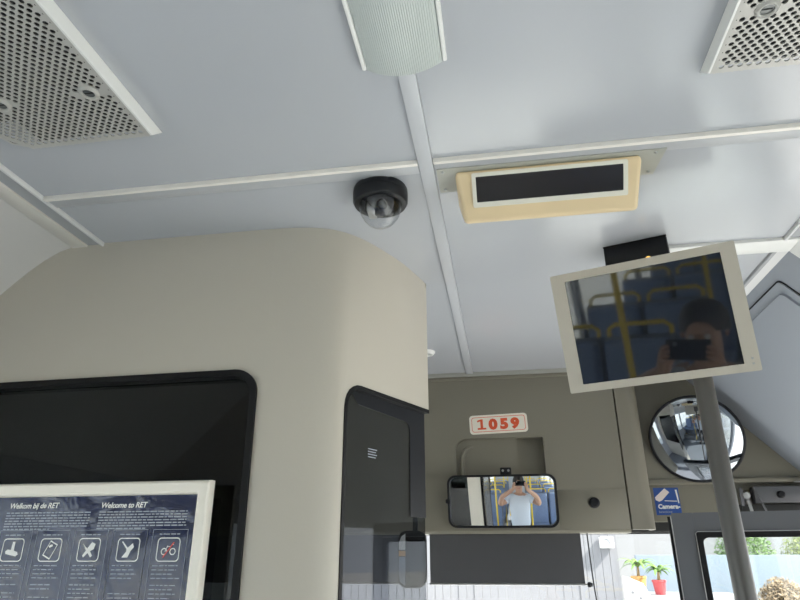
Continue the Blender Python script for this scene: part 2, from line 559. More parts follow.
band = [(0.030, 2.0345), (L2 - .0005, 2.0345), (L2 - .0005, 1.815), (L2 - .062, 1.815), (L2 - .062, 1.985)]
for k in range(1, 6):
    a = math.radians(90 * k / 5)
    band.append((L2 - .082 + .02 * math.cos(a), 1.985 + .02 * math.sin(a)))
band += [(0.060, 2.010)]
MB().extr(band, (), A2 - N2 * .0115, S2, Z, -N2, 0.002).build('black_border', M_black, w2)
mb = MB()
for k in range(4):
    z = 1.931 - k * .005
    mb.extr([(0.095, z), (0.125 - .004 * (k % 2), z), (0.125 - .004 * (k % 2), z + .0016), (0.095, z + .0016)], (), A2 - N2 * .0128, S2, Z, -N2, 0.0003)
mb.build('etched_marking', M_dimprint, w2)

# ---- poster frame on the window
PF = Matrix.Rotation(math.radians(-0.6), 3, 'Y')
pf = thing('poster_frame', 'white snap frame with a dark blue passenger notice on the cab window', 'poster', (-0.90, 0.984, 1.10))
FX0, FX1, FZ0, FZ1, FW = -1.02, -0.385, 1.12, 1.861, 0.022
PFY = 0.997
for nm, pts in (('top', [(FX0, FZ1), (FX1, FZ1), (FX1 - FW, FZ1 - FW), (FX0 + FW, FZ1 - FW)]), ('right', [(FX1, FZ1), (FX1, FZ0), (FX1 - FW, FZ0 + FW), (FX1 - FW, FZ1 - FW)]),
                ('bottom', [(FX0, FZ0), (FX1, FZ0), (FX1 - FW, FZ0 + FW), (FX0 + FW, FZ0 + FW)]), ('left', [(FX0, FZ1), (FX0, FZ0), (FX0 + FW, FZ0 + FW), (FX0 + FW, FZ1 - FW)])):
    cx = sum(p[0] for p in pts) / 4; cz = sum(p[1] for p in pts) / 4
    mb = MB()
    # rounded rail: three stacked slices, narrowing towards the viewer
    a, b, c, d = [Vector((p[0], 0, p[1])) for p in pts]
    m0, m1 = (a + d) / 2, (b + c) / 2
    prev = None
    vv, ff = [], []
    for k, (h, t) in enumerate(((0.019, 1.0), (0.006, 1.0), (0.002, 0.86), (0.0, 0.6))):
        for p, q in ((a, m0), (b, m1), (c, m1), (d, m0)):
            w = q + (p - q) * t
            vv.append((w.x, PFY - 0.012 + h, w.z))
    for k in range(3):
        for i in range(4):
            j = (i + 1) % 4
            ff.append([k * 4 + i, k * 4 + j, k * 4 + 4 + j, k * 4 + 4 + i])
    ff += [[0, 1, 2, 3], [12, 13, 14, 15]]
    mb.add(vv, ff)
    mb.build('frame_rail', M_alu, pf)
# notice sheet
def notice_mat():
    m = mat('notice_blue', (0.012, 0.02, 0.065), 0.22, spec=0.5, coat=0.45)
    nt = m.node_tree
    b = nt.nodes['Principled BSDF']
    tc = nt.nodes.new('ShaderNodeTexCoord')
    nz = nt.nodes.new('ShaderNodeTexNoise'); nz.inputs['Scale'].default_value = 9; nz.inputs['Detail'].default_value = 3
    nz.inputs['Distortion'].default_value = 0.8
    nt.links.new(tc.outputs['Object'], nz.inputs['Vector'])
    bp = nt.nodes.new('ShaderNodeBump'); bp.inputs['Strength'].default_value = 0.4; bp.inputs['Distance'].default_value = 0.02
    nt.links.new(nz.outputs['Fac'], bp.inputs['Height'])
    nt.links.new(bp.outputs['Normal'], b.inputs['Normal'])
    nt.links.new(bp.outputs['Normal'], b.inputs['Coat Normal'])
    return m
sheet = MB().box(FX0 + .012, FX1 - .012, PFY, PFY + .004, FZ0 + .012, FZ1 - .012).build('notice_sheet', notice_mat(), pf)
NY = PFY - 0.0002
nn = -Y
mb = MB()
add_text(mb, 'Welkom bij de RET', 0.0122, (-0.757, NY, 1.8205), X, Z, nn, bold=0.0003, shear=0.2, spacing=0.96)
mb.build('heading_print', M_print, sheet)
mb = MB()
add_text(mb, 'Welcome to RET', 0.0122, (-0.583, NY, 1.8195), X, Z, nn, bold=0.0003, shear=0.2, spacing=0.96)
mb.build('heading_print', M_print, sheet)
def strip(mb, x0, x1, z, h, d=0.0003):
    mb.add([(x0, NY - d, z), (x1, NY - d, z), (x1, NY - d, z + h), (x0, NY - d, z + h)], [[0, 1, 2, 3]])
def greek(mb, x0, x1, z, h, fill=1.0):
    x = x0
    end = x0 + (x1 - x0) * fill
    while x < end:
        w = random.uniform(0.004, 0.013)
        strip(mb, x, min(x + w, end), z, h)
        x += w + 0.0018
mb = MB()
for bx0, bx1 in ((-0.760, -0.600), (-0.584, -0.424)):
    for k in range(7):
        greek(mb, bx0, bx1, 1.812 - k * 0.0044, 0.0018, 1.0 if k < 6 else 0.55)
cols = [(-0.8345 + 0.0708 * k) for k in range(6)]
for k, cx in enumerate(cols):
    if cx < FX0: continue
    greek(mb, cx + 0.012, cx + 0.048, 1.7765, 0.0016)
    for j in range(9):
        if (k, j) in ((4, 4), (4, 5), (1, 5), (2, 6)): continue
        greek(mb, cx + 0.006, cx + 0.056, 1.729 - j * 0.0062 - (0.004 if j > 3 else 0), 0.0013, random.uniform(.7, 1))
mb.build('small_print', M_dimprint, sheet)['kind'] = 'stuff'
T = 0.0007
for cx in cols:
    mb = MB()
    a, b, zt, zb = cx, cx + 0.0615, 1.784, 1.20
    strip(mb, a, b, zt, T); strip(mb, a, a + T, zb, zt - zb); strip(mb, b - T, b, zb, zt - zb); strip(mb, a, b, zb, T)
    mb.build('column_outline', M_dimprint, sheet)
def outline(mb, pts, d=0.0004):
    mb.add([(a, NY - d, b) for a, b in pts], [list(range(len(pts)))])
def ringp(mb, o, i, d=0.0004):
    n = len(o)
    mb.add([(a, NY - d, b) for a, b in o] + [(a, NY - d, b) for a, b in i], [[k, (k + 1) % n, n + (k + 1) % n, n + k] for k in range(n)])
mr = MB()
for k, cx in enumerate(cols):
    mb = MB()
    x0, x1, z0, z1 = cx + 0.0105, cx + 0.0505, 1.7355, 1.772
    ringp(mb, rrect(x0, z0, x1, z1, .006), rrect(x0 + .0016, z0 + .0016, x1 - .0016, z1 - .0016, .005))
    c, d = (x0 + x1) / 2, (z0 + z1) / 2
    P = lambda pts: outline(mb, [(c + a * .001, d + b * .001) for a, b in pts])
    if k == 1:
        P([(-12, -6), (8, -10), (12, -7), (10, -3), (3, -1), (3, 13), (-2, 13), (-3, 0), (-9, 1), (-13, -2)])
    elif k == 2:
        def rp(s): 
            q = math.radians(-25)
            return [(c + (a * math.cos(q) - b * math.sin(q)) * .001, d + (a * math.sin(q) + b * math.cos(q)) * .001) for a, b in ((-8 * s, -13 * s), (8 * s, -13 * s), (8 * s, 13 * s), (-8 * s, 13 * s))]
        ringp(mb, rp(1.0), rp(.84))
        P([(-2, 3), (4, 6), (2, 9), (-4, 6)])
    elif k == 3:
        P([(-12, 10), (-3, 2), (4, 12), (11, 9), (9, 1), (3, -2), (8, -9), (5, -12), (-1, -5), (-8, -12), (-10, -9), (-5, -1)])
    elif k == 4:
        P([(-13, 12), (-11, 13), (-1, 3), (7, 10), (10, 4), (5, -2), (1, -12), (-10, -12), (-3, -3), (-3, 1)])
    elif k == 5:
        for s in (-7, 8):
            cc = [(c + (s + 5.5 * math.cos(t * math.pi / 6)) * .001, d + (-3 + 5.5 * math.sin(t * math.pi / 6)) * .001) for t in range(12)]
            ci = [(c + (s + 3.9 * math.cos(t * math.pi / 6)) * .001, d + (-3 + 3.9 * math.sin(t * math.pi / 6)) * .001) for t in range(12)]
            ringp(mb, cc, ci)
        P([(-6, -3), (-2, 6), (-0.6, 6), (-4.6, -3)]); P([(-2, 5.2), (5, 5.2), (5, 4), (-2, 4)]); P([(5, 8), (9, 8), (9, 7), (5, 7)])
        outline(mr, [(c + a * .001, d + b * .001) for a, b in ((-9, -12), (-6.5, -12), (10, 11), (7.5, 11))], 0.0006)
    elif k == 0:
        P([(-10, -10), (10, -10), (10, 2), (-10, 2)])
    mb.build('pictogram', M_print, sheet)
mr.build('red_stroke', mat('red_print', (0.6, 0.05, 0.04), 0.4), sheet, label='red stroke through the bicycle pictogram')

# ================================================================== front of the bus above the windscreen
FY = 2.17
wf = thing('wall_front', 'taupe plastic panelling above the windscreen', None, (0, FY, 1.81), kind='structure')
pocket = rrect(-0.062, 1.86, 0.240, 2.114, 0, 8, radii=(0.01, 0.01, 0.006, 0.04))
MB().extr([(-1.20, 1.813), (0.4895, 1.813), (0.4895, 2.352), (-1.20, 2.352)], [pocket], (0, FY, 0), X, Z, Y, 0.03).build('front_panel', M_front, wf)
# stepped pocket behind the mirror
MB().extr([(-0.07, 1.85), (0.150, 1.85), (0.150, 2.12), (-0.07, 2.12)], (), (0, FY + .016, 0), X, Z, Y, 0.03).build('pocket_back', M_front, wf)
MB().extr([(0.150, 1.85), (0.25, 1.85), (0.25, 2.12), (0.150, 2.12)], (), (0, FY + .045, 0), X, Z, Y, 0.03).build('pocket_back', M_front, wf)
ridge = [(-0.040, FY + .014, 1.87), (-0.040, FY + .014, 2.03), (-0.038, FY + .014, 2.055), (-0.030, FY + .014, 2.073), (-0.016, FY + .014, 2.083), (0.0, FY + .015, 2.087)]
MB().tube(ridge, [.008, .008, .008, .008, .007, .002], 10).build('pocket_ridge', M_front, wf)
# lower return, curved underneath
MB().tube([(-1.20, FY + .012, 1.815), (0.4895, FY + .012, 1.815)], .012, 14).build('lower_edge', M_front, wf)
MB().box(-1.20, 0.4895, FY + .012, FY + .10, 1.803, 1.815).build('lower_edge', M_front, wf)
MB().box(-1.20, 0.70, FY - .012, FY + .03, HC - .014, HC + .01, .003).build('top_trim', mat('trim_grey', (0.34, 0.34, 0.31), 0.45), wf)
MB().box(-1.20, 0.70, FY - .006, FY + .03, HC - .026, HC - .0145, .002).build('top_trim', M_front, wf)
# corner piece beside it, turning forward
plan = [(0.4945, FY), (0.530, FY + .001), (0.546, FY + .004), (0.558, FY + .011), (0.567, FY + .022), (0.572, FY + .037), (0.5745, FY + .08), (0.577, 2.29)]
n = len(plan)
mb = MB()
v = [(*p, 1.813) for p in plan] + [(*p, 2.352) for p in plan] + [(p[0] - .004, p[1] + .03, 1.813) for p in plan] + [(p[0] - .004, p[1] + .03, 2.352) for p in plan]
f = []
for i in range(n - 1):
    f += [[i, i + 1, n + i + 1, n + i], [2 * n + i, 3 * n + i, 3 * n + i + 1, 2 * n + i + 1], [i, 2 * n + i, 2 * n + i + 1, i + 1], [n + i, n + i + 1, 3 * n + i + 1, 3 * n + i]]
f += [[0, n, 3 * n, 2 * n], [n - 1, 2 * n - 1, 4 * n - 1, 3 * n - 1]]
mb.add(v, f).build('corner_panel', M_front, wf)
# faint crease across the lower part of the panel
mb = MB().box(0.27, 0.4895, FY - .0012, FY + .01, 1.816, 1.938, .001).build('lower_field', M_front, wf)
# recessed wall with the round mirror and its ledge
MB().box(0.570, 1.21, 2.262, 2.29, 1.972, 2.37).build('recess_panel', M_front, wf)
MB().box(0.573, 1.21, 2.250, 2.30, 1.958, 1.974, .004).build('recess_ledge', M_front, wf)
MB().box(0.573, 1.21, 2.290, 2.32, 1.84, 1.958).build('recess_lower', M_front, wf)
MB().box(-1.21, 1.21, 2.36, 2.42, 1.81, 2.42).build('header_frame', M_dark, wf)

# windscreen
ws = thing('window_3', 'wide clear windscreen at the front of the bus', None, (0, 2.43, 0.85), kind='structure')
MB().box(-1.20, 1.20, 2.425, 2.431, 0.80, 1.86).build('pane', M_gclear, ws)
MB().box(-1.24, 1.24, 2.415, 2.44, 1.805, 1.86).build('black_border', M_rubber, ws)
MB().box(-1.24, 1.24, 2.40, 2.45, -0.2, 0.82).build('lower_frame', M_wallp, ws)

# ================================================================== ceiling fittings
# --- fluorescent lamp
lm = thing('ceiling_lamp', 'ceiling light with a pale green ribbed cover over the centre rib', 'ceiling light', (0, 0.1, HC))
prof = []
NR = 72
for k in range(NR + 1):
    t = -1 + 2 * k / NR
    x = t * 0.0505
    z = -0.004 - 0.0165 * (1 - t * t) - (0.0006 if k % 2 else 0.0)
    prof.append((x, HC - .002 + z))
y0, y1 = -0.55, 0.621
m = len(prof)
v = [(x, y0, z) for x, z in prof] + [(x, y1, z) for x, z in prof] + [(prof[0][0], y0, HC - .001), (prof[-1][0], y0, HC - .001), (prof[0][0], y1, HC - .001), (prof[-1][0], y1, HC - .001)]
f = [[i, i + 1, m + i + 1, m + i] for i in range(m - 1)]
f += [list(range(m)) + [2 * m + 1, 2 * m], list(range(m, 2 * m)) + [2 * m + 3, 2 * m + 2]]
f += [[0, m, 2 * m + 2, 2 * m], [m - 1, 2 * m - 1, 2 * m + 3, 2 * m + 1]]
MB().add(v, f).build('ribbed_cover', M_diff, lm, smooth=0)
for s in (-1, 1):
    a, b = sorted((s * 0.0508, s * 0.0565))
    MB().box(a, b, y0 - .004, y1 - .002, HC - .009, HC - .0005, .0018).build('side_rail', M_white, lm)

# --- perforated grilles
def grille(s, label):
    g = thing('speaker_grille', label, 'ceiling grille', (s * 0.51, 0.40, HC), 'perforated ceiling grilles')
    zb = HC - .022
    xi, xo, ya, yb = 0.395, 0.628, 0.02, 0.684
    bolts = [(0.429, 0.584), (0.565, 0.586), (0.429, 0.12), (0.565, 0.12)]
    hx, hy, r = 0.0056, 0.0064, 0.0035
    V, F = [], []
    def inside(x, y):
        if not (xi + .004 < x < xo - .004 and ya + .004 < y < yb - .004): return False
        dx, dy = x - (xo - .045), y - (yb - .045)
        if dx > 0 and dy > 0 and dx + dy > .052: return False
        return True
    i = 0
    y = ya + hy
    row = 0
    while y < yb:
        x = xi + hx + (hx if row % 2 else 0)
        while x < xo:
            if inside(x, y):
                blank = any(abs(x - bx) / 0.024 + abs(y - by) / 0.021 < 1 for bx, by in bolts)
                q = .0045 + r
                blank = blank or x < xi + q or x > xo - q or y > yb - q or y < ya + q or (x - xo + .045 > 0 and y - yb + .045 > 0 and (x - xo + .045) + (y - yb + .045) > .037)
                k = len(V)
                cn = [(x + hx, y), (x, y + hy), (x - hx, y), (x, y - hy)]
                V += [(s * a, b, zb) for a, b in cn]
                if blank:
                    F.append([k, k + 1, k + 2, k + 3])
                else:
                    h = [(x + r * math.cos(w * math.pi / 4), y + r * math.sin(w * math.pi / 4)) for w in range(8)]
                    V += [(s * a, b, zb) for a, b in h] + [(s * a, b, zb + .0016) for a, b in h]
                    for e in range(4):
                        F.append([k + e, k + (e + 1) % 4, k + 4 + (2 * e + 2) % 8, k + 4 + (2 * e + 1) % 8, k + 4 + 2 * e])
                    for e in range(8):
                        F.append([k + 4 + e, k + 4 + (e + 1) % 8, k + 12 + (e + 1) % 8, k + 12 + e])
            x += 2 * hx
        y += hy
        row += 1
    MB().add(V, F).build('perforated_plate', M_perf, g, smooth=0)
    # rim around the plate and the raised side rail
    o = [(xi, ya), (xo, ya), (xo, yb - .045), (xo - .012, yb - .015), (xo - .04, yb), (xi, yb)]
    q = .0045
    h = [(xi + q, ya + q), (xo - q, ya + q), (xo - q, yb - .045), (xo - .012 - q * .8, yb - .015 - q * .5), (xo - .04 - q * .2, yb - q), (xi + q, yb - q)]
    MB().extr([(s * a, b) for a, b in o], [[(s * a, b) for a, b in h]], (0, 0, zb + .0002), X, Y, Z, .0016).build('plate_rim', M_perf, g)
    a, b = sorted((s * (xi - .003), s * xi))
    MB().extr([(ya, zb - .0006), (yb - .002, zb - .0006), (yb + .021, HC - .0005), (ya, HC - .0005)], (), (a, 0, 0), Y, Z, X, b - a).build('side_rail', M_frame, g)
    MB().box(*sorted((s * xo, s * (xo + .002))), ya, yb - .045, zb, HC).build('side_rail', M_perf, g)
    MB().box(*sorted((s * (xi + .002), s * (xo - .001))), ya + .002, yb - .05, HC - .009, HC - .001).build('backing', M_dark, g)
    MB().box(*sorted((s * (xi + .002), s * (xo - .045))), yb - .0495, yb - .002, HC - .009, HC - .001).build('backing', M_dark, g)
    for bx, by in bolts:
        bo = MB().lathe([(.0076, .0), (.0080, -.0024), (.0100, -.0034), (.0122, -.0022), (.0136, .0)], (s * bx, by, zb), Z, 28).build('bolt', M_perf, g)
        MB().lathe([(0, -.0006), (.0078, -.0006), (.0079, .001)], (s * bx, by, zb), Z, 20).build('bolt_head', mat('shaded_bolt', (0.16, 0.17, 0.17), 0.35, metal=0.6), bo)  # dark grey disc stands in for the shade inside the bolt recess
        MB().box(s * bx - .006, s * bx + .006, by - .001, by + .001, zb - .0010, zb - .0007).build('bolt_slot', M_dark, bo)
    return g
grille(-1, 'perforated metal ceiling grille with a bright white inner edge, top left')
grille(1, 'perforated metal ceiling grille with a grey shaded inner edge, top right')

# --- dome camera
dc = thing('dome_camera', 'black dome security camera with a clear bubble on the ceiling', 'security camera', (-0.09, 0.920, HC))
c = Vector((-0.09, 0.920, HC))
MB().lathe([(0, 0), (.047, 0), (.0485, -.003), (.0490, -.012), (.0483, -.0125), (.0490, -.013), (.0487, -.026), (.046, -.031), (.0385, -.032), (.036, -.030), (.035, -.02)], c, Z, 48).build('base_ring', M_black, dc)
pr = [(.0380 * math.cos(a), -.030 - .046 * math.sin(a)) for a in [math.radians(t) for t in range(0, 91, 6)]]
MB().lathe(pr, c, Z, 40).build('clear_dome', M_gdome, dc)
inn = [(.026 * math.cos(a), -.024 - .028 * math.sin(a)) for a in [math.radians(t) for t in range(0, 91, 9)]]
MB().lathe(inn, c, Z, 28).build('inner_shroud', mat('inner_shroud', (0.05, 0.05, 0.055), 0.25), dc)
ld = Vector((0.25, -0.75, -0.6)).normalized()
MB().lathe([(.010, 0), (.010, .008), (.007, .0085), (.006, .006), (0, .0065)], c + Vector((0, 0, -.026)) + ld * .018, ld, 20).build('lens', M_lens, dc)
MB().box(-.112, -.098, .905, .935, HC - .05, HC - .03, .002).build('bracket', M_steel, dc)

# --- yellowed display sign
sg = thing('display_sign', 'yellowed plastic display box with a dark screen on the ceiling', 'display sign', (0.20, 0.90, HC))
pts = [(0.016, 0.868), (0.387, 0.868), (0.380, 0.940), (0.016, 0.940)]
MB().extr(pts, (), (0, 0, HC - .0045), X, Y, Z, .004).build('mounting_plate', M_plate, sg)
for px_, py_ in ((0.026, 0.876), (0.026, 0.930), (0.372, 0.876), (0.370, 0.930)):
    MB().lathe([(0, -.0025), (.002, -.0022), (.003, 0)], (px_, py_, HC - .0048), Z, 12).build('screw', M_bolt, sg)
# wedge shaped housing: sloping face towards the passengers
xl, xr = 0.045, 0.351
prof = [(0.8765, HC - .0048), (0.932, HC - .0765), (0.962, HC - .060), (0.99, HC - .0048)]
bm_ = MB()
m = len(prof)
def xs(k, side):
    t = max(0, min(1, (HC - prof[k][1] - .01) / .066))
    return (xl + .014 * t) if side == 0 else (xr - .007 * t)
bmv = [(xs(k, 0), *prof[k]) for k in range(m)] + [(xs(k, 1), *prof[k]) for k in range(m)]
bmf = [[i, (i + 1) % m, m + (i + 1) % m, m + i] for i in range(m)] + [list(range(m)), list(range(m, 2 * m))]
bm_.add(bmv, bmf)
hs = bm_.build('housing', M_sign, sg, smooth=40)
bv = hs.modifiers.new('round', 'BEVEL'); bv.width = 0.007; bv.segments = 4; bv.limit_method = 'ANGLE'; bv.angle_limit = math.radians(40)
fu, fv = X, (Vector((0, 0.932, HC - .0765)) - Vector((0, 0.8765, HC - .0048))).normalized()
fn = fu.cross(fv); fn = fn if fn.y < 0 else -fn
fo = Vector((0, 0.8765, HC - .0048))
MB().extr(rrect(0.0737, 0.006, 0.3275, 0.0640, .003), [rrect(0.0805, 0.0125, 0.3205, 0.0555, .001)], fo + fn * -.002, fu, fv, fn, .0055).build('bezel', M_bezel, sg)
MB().extr(rrect(0.080, 0.012, 0.321, 0.0560, .001), (), fo, fu, fv, fn, .0012).build('screen', M_disp, sg)

# --- black box on the ceiling behind the monitor
a = math.radians(-18)
bx = thing('sensor_box', 'small black box with an amber indicator on the ceiling behind the monitor', 'sensor', (0.40, 1.21, HC), rot=Matrix.Rotation(a, 3, 'Z'))
MB().box(-.063, .063, -.012, .062, -.056, -.0005, .004).build('body', M_black, bx)
MB().box(-.063, .063, -.0135, -.0125, -.004, -.0005).build('rim', M_rubber, bx)
MB().lathe([(0, .003), (.004, .0025), (.006, 0)], (.022, -.012, -.046), (0, -1, 0), 16).build('indicator', M_led, bx)

# --- small downlight near the front
sp = thing('spot_light', 'small round white spot light on the ceiling by the cab partition', 'spot light', (-0.124, 1.89, HC))
MB().lathe([(0, -.004), (.016, -.004), (.017, -.010), (.022, -.010), (.027, -.004), (.028, 0)], (-0.124, 1.89, HC), Z, 28).build('ring', M_white, sp)
MB().lathe([(0, -.006), (.012, -.0055), (.016, -.003)], (-0.124, 1.89, HC - .0005), Z, 20).build('lens', M_gdome, sp)

# ================================================================== pole and monitor
po = MB().tube([(0.463, 1.150, 0.0), (0.463, 1.150, 2.10)], .0165, 24)
po.lathe([(.0165, 2.10), (.012, 2.106), (0, 2.108)], (0.463, 1.15, 0), Z, 24)
pole = po.build('grab_pole', M_pole)
tag(pole, 'dark grey upright pole carrying the monitor', 'pole')
ca, cb, cg = math.radians(-16.0), math.radians(-16.6), math.radians(1.2)
mn = Vector((math.sin(ca) * math.cos(cb), -math.cos(ca) * math.cos(cb), math.sin(cb)))
r0 = Vector((math.cos(ca), math.sin(ca), 0)); u0 = mn.cross(r0); u0 = u0 if u0.z > 0 else -u0
r1 = r0 * math.cos(cg) + u0 * math.sin(cg); u1 = u0 * math.cos(cg) - r0 * math.sin(cg)
mrot = frame_rot(r1, u1)        # local x right, y up, z towards the viewer
mo = thing('monitor', 'beige framed flat monitor tilted down on the grey pole', 'monitor', (0.376, 1.106, 2.140), rot=mrot)
w, h = 0.323, 0.2285
MB().extr(rrect(-w / 2, -h / 2, w / 2, h / 2, .003), [rrect(-.136, -.1000, .137, .0990, .001)], (0, 0, 0), X, Y, -Z, .010).build('bezel', M_mon, mo)
MB().box(-w / 2 + .001, w / 2 - .001, -h / 2 + .001, h / 2 - .001, -.038, -.0101, .004).build('case', M_mon, mo)
MB().box(-.1365, .1375, -.1005, .0995, -.0105, -.004).build('screen', M_screen, mo)
for k in range(2):
    MB().lathe([(0, .0006), (.0018, .0004), (.002, 0)], (.1505, -.092 - k * .009, 0), Z, 12).build('screw', M_bolt, mo)
MB().box(0.035, 0.115, -.06, .06, -.050, -.0385, .004).build('bracket', M_pole, mo)

# ================================================================== things on the front panel
# --- number plate
pr_ = math.radians(1.6)
pu = Vector((math.cos(pr_), 0, math.sin(pr_))); pv = Vector((-math.sin(pr_), 0, math.cos(pr_)))
npl = thing('number_plate', 'cream sticker with an orange red border and the number 1059', 'number sticker', (0.0915, FY - .0002, 2.163), rot=frame_rot(pu, pv))
MB().extr(rrect(-.1005, -.033, .1005, .033, .012), (), (0, 0, 0), X, Y, Z, .0012).build('plate', M_cream2, npl)
MB().extr(rrect(-.093, -.026, .093, .026, .009), [rrect(-.0912, -.0242, .0912, .0242, .0075)], (0, 0, .0013), X, Y, Z, .0002).build('border_line', M_red, npl)
mb = MB()
mb = MB()
one = [(-.073, -.0175), (-.043, -.0175), (-.043, -.0115), (-.0535, -.0115), (-.0535, .0185), (-.061, .0185), (-.073, .0145), (-.073, .0085), (-.0625, .0115), (-.0625, -.0115), (-.073, -.0115)]
mb.extr(one, (), (0, 0, .0013), X, Y, Z, .0002).build('digit', M_red, npl)
for ch, x_ in (('0', -.0185), ('5', .0200), ('9', .0575)):
    mb = MB()
    add_text(mb, ch, 0.0475, (x_, -.0168, .0014), X, Y, Z, bold=0.0030, align='CENTER')
    for p_ in mb.v: p_.x = x_ + (p_.x - x_) * 1.16
    mb.build('digit', M_red, npl)

# --- interior mirror
mn_ = Vector((-0.053, -0.990, -0.136)).normalized()
mu = Vector((1, 0, 0)); mu = (mu - mn_ * mu.dot(mn_)).normalized()
mv = mn_.cross(mu)
mrt = Matrix(((mu.x, mv.x, mn_.x), (mu.y, mv.y, mn_.y), (mu.z, mv.z, mn_.z)))
im = thing('interior_mirror', 'wide black framed interior mirror reflecting the photographer', 'mirror', (0.087, 2.095, 1.900), rot=mrt)
mw_, mh_ = 0.352, 0.164
MB().extr(rrect(-mw_ / 2, -mh_ / 2, mw_ / 2, mh_ / 2, .028, 8), [rrect(-mw_ / 2 + .007, -mh_ / 2 + .007, mw_ / 2 - .007, mh_ / 2 - .007, .022, 8)], (0, 0, .002), X, Y, -Z, .012).build('rim', M_black, im)
MB().extr(rrect(-mw_ / 2 + .004, -mh_ / 2 + .004, mw_ / 2 - .004, mh_ / 2 - .004, .025, 8), (), (0, 0, -.0085), X, Y, -Z, .012).build('back_shell', M_black, im)
def bulge(w, h, r, R, nx=36, ny=18, z0=0.0):
    """convex sheet with a rounded-rectangle outline"""
    V, F = [], []
    for j in range(ny + 1):
        for i in range(nx + 1):
            a, b = -1 + 2 * i / nx, -1 + 2 * j / ny
            x, y = a * w / 2, b * h / 2
            # pull corners in
            ex, ey = abs(x) - (w / 2 - r), abs(y) - (h / 2 - r)
            if ex > 0 and ey > 0:
                d_ = math.hypot(ex, ey)
                if d_ > r:
                    x = math.copysign(w / 2 - r + ex * r / d_, x); y = math.copysign(h / 2 - r + ey * r / d_, y)
            V.append((x, y, z0 - (x * x + y * y) / (2 * R)))
    for j in range(ny):
        for i in range(nx):
            k = j * (nx + 1) + i
            F.append([k, k + 1, k + nx + 2, k + nx + 1])
    return V, F
V, F = bulge(mw_ - .011, mh_ - .011, .024, 1.6, z0=.0035)
MB().add(V, F).build('mirror_glass', M_mirror, im, smooth=60)
MB().box(-.0, .036, mh_ / 2 - .004, mh_ / 2 + .022, -.010, -.004, .003).build('bracket', M_black, im)
for q in (.009, .027):
    MB().lathe([(0, .002), (.003, .0015), (.004, 0)], (q, mh_ / 2 + .012, -.0035), Z, 12).build('screw', M_steel, im)
MB().tube([(.018, mh_ / 2 + .008, -.008), (.018, mh_ / 2 + .006, -.10)], .007, 10).build('arm', M_black, im)
MB().lathe([(0, .006), (.006, .005), (.008, 0), (.008, -.01)], (-mw_ / 2 - .002, .0, -.005), (-1, 0, 0), 14).build('pivot_knob', M_black, im)

# --- knob
kn = MB().lathe([(0, -.020), (.012, -.019), (.0165, -.015), (.0175, -.006), (.015, -.002), (.010, 0), (.010, .004)], (0.3835, FY - .001, 1.895), Y, 24).build('panel_knob', M_black)
tag(kn, 'small round black knob on the front panel right of the mirror', 'knob')

# --- roller blinds
rb = thing('roller_blind', 'charcoal roller blind half lowered below the front panel', 'blind', (0.08, 2.20, 1.65))
MB().box(-0.162, 0.332, 2.198, 2.200, 1.652, 1.812).build('fabric', M_blind, rb)
MB().tube([(-0.165, 2.199, 1.651), (0.340, 2.199, 1.651)], .003, 10).build('bottom_bar', M_steel, rb)
MB().lathe([(0, -.004), (.007, -.003), (.0085, .004), (.005, .012), (0, .013)], (0.342, 2.199, 1.651), X, 14).build('bar_end', M_black, rb)
cp = [(0.354, 2.199, 1.812), (0.3545, 2.199, 1.78), (0.3555, 2.199, 1.72), (0.358, 2.199, 1.65), (0.3615, 2.199, 1.60), (0.367, 2.199, 1.50)]
MB().tube(cp, .0022, 8).build('guide_cord', M_black, rb)
lb = thing('mesh_blind', "see-through grey mesh blind in front of the driver's windscreen", 'blind', (-0.60, 2.22, 1.65))
MB().box(-1.10, -0.18, 2.219, 2.220, 1.652, 1.862).build('fabric', mesh_fabric('grey_mesh', (0.11, 0.115, 0.13), 0.25), lb)
MB().tube([(-1.10, 2.2195, 1.651), (-0.18, 2.2195, 1.651)], .003, 10).build('bottom_bar', M_steel, lb)

# --- driver's upright mirror seen through the angled window
dm = thing('cab_mirror', "small upright black mirror seen through the angled cab window", 'mirror', (-0.188, 1.95, 1.73))
mb = MB().extr(rrect(-0.230, 1.650, -0.146, 1.808, .026, 8), (), (0, 1.955, 0), X, Z, Y, .03)
sh = mb.build('shell', M_black, dm)
bv = sh.modifiers.new('round', 'BEVEL'); bv.width = .006; bv.segments = 2; bv.limit_method = 'ANGLE'
MB().extr(rrect(-0.206, 1.656, -0.151, 1.802, .020, 8), (), (0, 1.9535, 0), X, Z, Y, .003).build('mirror_glass', mat('dark_mirror', (0.012, 0.013, 0.015), 0.08, spec=0.3), dm)
MB().extr([(-.227, 1.69), (-.224, 1.666), (-.208, 1.656), (-.2075, 1.735), (-.227, 1.735)], (), (0, 1.9535, 0), X, Z, Y, .003).build('side_reflection', mat('painted_grey_reflection', (0.35, 0.37, 0.42), 0.2), dm, label='painted pale grey reflection on the left edge')  # this and the next two: reflections in the mirror glass, painted as flat patches
MB().extr([(-.227, 1.737), (-.2075, 1.737), (-.2075, 1.752), (-.227, 1.752)], (), (0, 1.9535, 0), X, Z, Y, .003).build('amber_reflection', mat('painted_amber_reflection', (0.75, 0.40, 0.10), 0.25), dm, label='painted amber reflection on the left edge')
MB().extr([(-.227, 1.754), (-.2075, 1.754), (-.2075, 1.80), (-.219, 1.792), (-.227, 1.775)], (), (0, 1.9535, 0), X, Z, Y, .003).build('white_reflection', mat('painted_white_reflection', (0.8, 0.78, 0.74), 0.25), dm, label='painted white reflection on the left edge')
MB().tube([(-0.18, 1.975, 1.80), (-0.18, 1.98, 1.84), (-0.185, 2.02, 1.87), (-0.185, 2.165, 1.88)], .008, 10).build('arm', M_black, dm)

